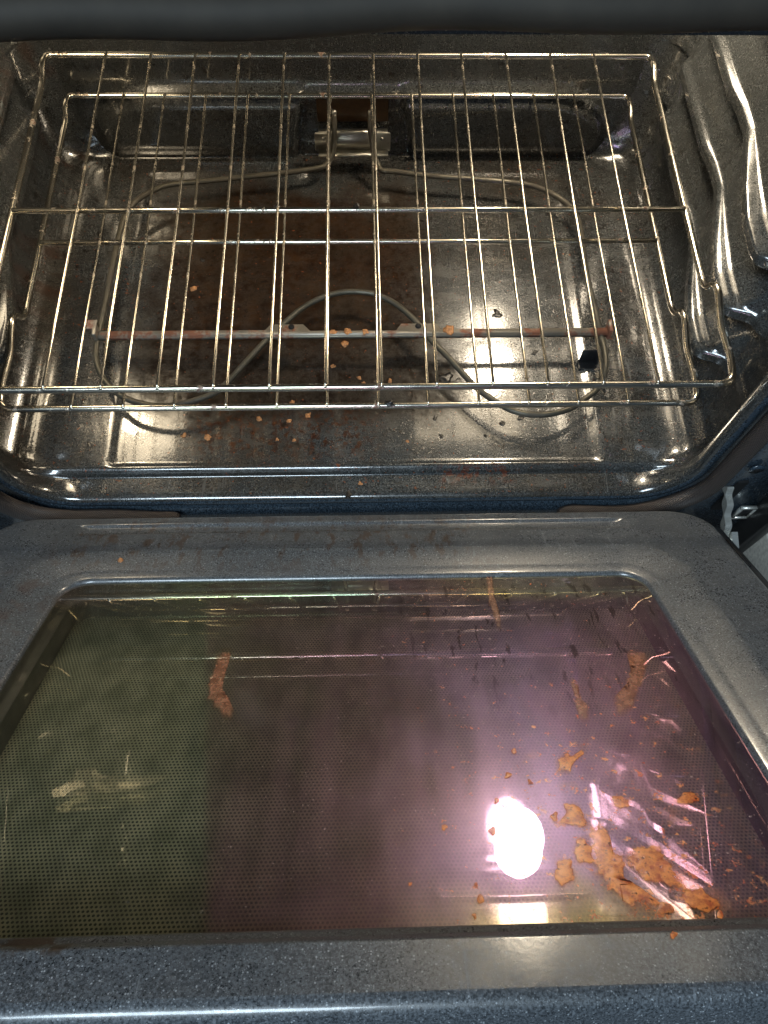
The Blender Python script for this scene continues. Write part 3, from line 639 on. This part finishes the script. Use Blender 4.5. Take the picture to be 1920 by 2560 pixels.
# ---- hinges
for sx in (1, -1):
    sp_ = catmull([(-.034, -.008, 0), (-.022, .004, 0), (-.008, .014, 0), (.006, .023, 0), (.016, .028, 0)], 8)
    up_ = []; lo_ = []
    for i_, p_ in enumerate(sp_):
        t_ = (sp_[min(i_+1, len(sp_)-1)] - sp_[max(i_-1, 0)]).normalized(); nn = Vector((-t_.y, t_.x, 0)); w_ = .0036 + .0022*math.cos(i_*.62)
        up_.append(p_ + nn*w_); lo_.append(p_ - nn*w_)
    hp = [(p_.x, p_.y) for p_ in up_ + lo_[::-1]]
    c = Vector((sx*.386, -.022, -.004))
    V, F = extrude_outline([(a*1.0, b_*1.0) for a, b_ in hp], lambda u, v, w_: (w_, c.y+u, c.z+v), c.x-.0035, c.x+.0035)
    V2, F2 = extrude_outline([(-.052, -.012), (-.046, -.002), (-.030, .002), (-.028, -.004), (-.040, -.012), (-.046, -.022)], lambda u, v, w_: (w_, c.y+u+.004, c.z+v+.004), c.x+.0045, c.x+.0110)
    V3, F3 = boxm((c.x+.003, c.y-.036, c.z-.003), (.010, .004, .004), .001)
    Vh, Fh = join((V, F), (V2, F2), (V3, F3))
    Minv = Matrix.Translation(Vector((0, -.02, .02177))) @ Matrix.Rotation(-ANG, 4, 'X'); Minv.invert()
    h = link("hinge", [Minv @ v for v in Vh], Fh, HINGE, door, smooth=False)
    for q in range(3):
        V, F = boxm((sx*(.352+.0055*q), -.078, -.0172), (.0022, .050, .0014)); link("vent_slot", V, F, HOLE, door)
# ================================================================ RACKS
def make_rack(zoff, yoff, xoff, label):
    t = tag(empty("oven_rack", (xoff, .031+yoff, zoff)), label, "oven rack", "chrome wire racks in the oven")
    O_ = Vector((0, .031, .160))
    def side(sx):
        return [Vector(p) for p in ((sx*.3365, .245, .1545), (sx*.3365, .150, .1545), (sx*.3370, .140, .1590), (sx*.3370, .1325, .1735), (sx*.3370, .122, .1760), (sx*.3370, .090, .1665), (sx*.3400, .060, .1640), (sx*.3400, .031, .1600))]
    def rear(sx): return [Vector(p) for p in ((sx*.3365, .466, .1600), (sx*.3370, .450, .1625), (sx*.3365, .432, .1545), (sx*.3365, .245, .1545))]
    # frame: one closed bent rod
    P = [Vector((0, .031, .1600))]
    rs = [0]
    seq = list(reversed(side(1)))
    P += [seq[0]] + seq[1:]; rs += [.020] + [.006]*7
    P += list(reversed(rear(1)))[1:]; rs += [.008, .008, .016]
    P += rear(-1); rs += [.016, .008, .008, .006]
    P += side(-1)[1:-1] + [side(-1)[-1]]; rs += [.006]*6 + [.020]
    P += [Vector((0, .031, .1600))]; rs += [0]
    path = fillet(P, rs[:len(P)], 6)
    # sample straight runs more finely is unnecessary; slight sag of the front rod
    V, F, _ = tube([p - O_ for p in path[:-1]], .0033, 12, closed=True)
    link("rack_frame", V, F, CHROME, t)
    V, F, _ = tube([Vector((x, .2405, .1575)) - O_ for x in (-.3345, -.1, .1, .3345)], .0029, 12); link("crossbar", V, F, CHROME, t)
    proto = None
    V, F, _ = tube([Vector(p) - O_ for p in ((0, .0290, .1622), (0, .0330, .1640), (0, .10, .1636), (0, .2405, .1613), (0, .36, .1628), (0, .4610, .1640), (0, .4660, .1622))], .00145, 8)
    V2, F2 = boxm(Vector((0, .0305, .1632)) - O_, (.0032, .0030, .0022), .0008)
    V, F = join((V, F), (V2, F2))
    for i in range(12):
        if proto is None: proto = link("wire", V, F, WIRE, t); o = proto
        else: o = proto.copy(); COL.objects.link(o); o.parent = t
        o.location.x = (i-5.5)*.049 + random.uniform(-.0006, .0006)
        o.rotation_euler.z = random.uniform(-.0015, .0015)
    return t
make_rack(.160, 0, 0, "upper chrome wire oven rack with brown baked spots, highest of the two")
make_rack(.094, .0215, -.002, "lower chrome wire oven rack sitting one guide beneath the other rack")
# ================================================================ CRUMBS
def lump(name, loc, size, flat, mat, seed, label, cat, group=None):
    rnd = random.Random(seed)
    bm = bmesh.new(); bmesh.ops.create_icosphere(bm, subdivisions=3, radius=1)
    ax = rnd.uniform(.7, 1.0); ay = rnd.uniform(.6, 1.0); rz = rnd.uniform(0, 6.28)
    M_ = Matrix.Rotation(rz, 4, 'Z')
    for v in bm.verts:
        d = 1 + .75*noise.noise(v.co*1.3 + Vector((seed*3.1, 0, 0)))+.4*noise.noise(v.co*3.1 + Vector((0, seed*1.7, 0)))
        v.co = M_ @ Vector((v.co.x*ax*size*d, v.co.y*ay*size*d, v.co.z*size*flat*d + size*flat*.7))
    bm.verts.index_update(); V = [v.co.copy() for v in bm.verts]; F = [tuple(v.index for v in f.verts) for f in bm.faces]; bm.free()
    o = link(name, V, F, mat); o.location = loc
    return tag(o, label, cat, group)
tanlab = ["tan crumb alone at the left, behind the support bar", "curled tan flake just in front of the middle of the support bar", "tan flake left of centre under the rack wires", "upper of two tan crumbs lying together in front of the bar",
          "lower of two tan crumbs lying together in front of the bar", "small tan crumb seen between the two racks' front rods", "tan crumb at the right end of the left bright floor patch", "reddish tan flake right of the left bright floor patch",
          "largest tan crumb just below the lower rack's front rod", "small tan crumb left of the largest one below the front rod", "bright tan crumb at the right of the reddish brown splash", "tan crumb on the near edge of the brown splash",
          "tan crumb alone on the floor, near the middle", "orange crumb on the front lip of the oven floor", "tan crumb under the rack, right of the floor's middle", "brown crumb at the far left end of the brown splash"]
tp = [(-.193, .276, .0040), (-.012, .195, .0038), (-.026, .164, .0034), (.004, .148, .0030), (.009, .1405, .0022), (-.071, .116, .0028), (-.188, .075, .0036), (-.162, .072, .0040), (-.053, .099, .0036), (-.074, .092, .0026), (-.086, .069, .0022), (-.068, .068, .0022), (.056, .065, .0020), (.004, .017, .0024), (.039, .143, .0030), (-.107, .095, .0034)]
for k, (x, y, s_) in enumerate(tp):
    z = -.0005 if y > .03 else -.0058
    lump("crumb", (x, y, z), s_, .3, TAN, k+1, tanlab[k], "crumb", "tan crumbs on the oven floor")
bl = [(.169, .236, .009, "large charred scab on the floor behind the right of the support bar"), (.208, .181, .007, "round charred scab near the bar's right foot"), (.103, .146, .010, "largest burnt black lump, beside the bright floor patch"), (.117, .142, .006, "knobbly black lump touching the largest burnt one"),
      (.094, .165, .007, "thin burnt flake under the right diagonal of the element"), (.088, .094, .0055, "black burnt lump seen just below the lower rack's front rod"), (.183, .093, .0045, "black chip at the near right corner of the bright floor patch"), (.162, .087, .0042, "thin black sliver inside the bright floor patch"),
      (.093, .071, .0036, "small round black bit left of the bright patch's near edge"), (-.051, .057, .0055, "round black bit near the front, right of the brown splash"), (-.045, .052, .0032, "small black bit touching the round one near the front"), (-.009, .004, .0045, "single black crumb on the front lip of the oven"), (-.187, .321, .006, "dark scab far back on the left of the floor"), (.142, .070, .003, "tiny black crumb near the patch's near edge")]
for k, (x, y, s_, lab) in enumerate(bl):
    z = -.0008 if y > .03 else -.0060
    lump("burnt_bit", (x, y, z), s_, .09 if s_ > .005 else .2, CHAR, k+31, lab, "burnt bit", "charred bits on the oven floor")
M_D = Matrix.Translation(Vector((0, -.02, .02177))) @ Matrix.Rotation(-ANG, 4, 'X')
q = M_D @ Vector((-.2100, -.1050, .0000)); lump("crumb", q, .0030, .35, TAN, 88, "yellow-orange crumb lying on the door's top left rim", "crumb")
# crumbs on the racks and the bar
for k, (x, y, z, s_, lab) in enumerate([(-.075, .2415, .1603, .0034, "burnt blob stuck on the upper rack's crossbar, left of centre"), (.004, .2415, .1603, .0036, "burnt blob stuck on the upper rack's crossbar, at the centre"), (.034, .0530, .0965, .0042, "black blob stuck on the lower rack's front rod")]):
    lump("burnt_bit", (x, y, z), s_, .45, CHAR, 60+k, lab, "burnt bit")
for k, (x, y, s_, lab) in enumerate([(-.024, .1860, .0040, "orange flake on the left middle of the support bar"), (-.008, .1865, .0046, "orange flake on the exact middle of the support bar"), (.012, .1860, .0040, "orange flake right of the middle of the support bar"), (.105, .1870, .0070, "pale orange crust on the support bar beside its right tab")]):
    lump("crumb", (x, y, .0335), s_, .25, TAN, 70+k, lab, "crumb")
rnd = random.Random(5); V = []; F = []
for k in range(620):
    if k < 300: x = rnd.gauss(-.07, .07); y = rnd.gauss(.078, .018)
    elif k < 480: x = rnd.uniform(-.25, .25); y = rnd.uniform(.045, .36)
    else: x = rnd.gauss(.10, .05); y = rnd.gauss(.11, .05)
    if not (-.25 < x < .25 and .047 < y < .42): continue
    s_ = rnd.uniform(.0005, .0013) * (1.5 if rnd.random() < .12 else 1); a0 = rnd.uniform(0, 6.28); o_ = len(V); n_ = 5
    for i in range(n_): r_ = s_*rnd.uniform(.6, 1.2); V.append(Vector((x+r_*math.cos(a0+i*1.2566), y+r_*.8*math.sin(a0+i*1.2566), -.0009)))
    V.append(Vector((x, y, -.001+s_*rnd.uniform(.7, 1.2))))
    F += [(o_+i, o_+(i+1) % n_, o_+n_) for i in range(n_)]
GRIT = plain("food_grit", (.10, .045, .02), .5, 0, 120, .2, .9)
tag(link("crumb_grit", V, F, GRIT, smooth=False), "fine brown burnt grit scattered over the oven floor", "grit", kind="stuff")
# ================================================================ the strip of kitchen beyond the oven's right side
V, F = boxm((.95, .1, -.45), (.88, .5, .62), .004); cab = tag(link("cabinet", V, F, CREAM), "cream painted cabinet beside the oven, a sliver at the right edge", "cabinet")
V, F = boxm((.90, -.16, -.46), (.70, .018, .52), .004); link("cabinet_door", V, F, CREAM, cab)
V, F = boxm((0, -.5, -.90), (6, 6, .02)); tag(link("floor", V, F, plain("floor_tile", (.35, .32, .28), .5)), None, None, kind="structure")
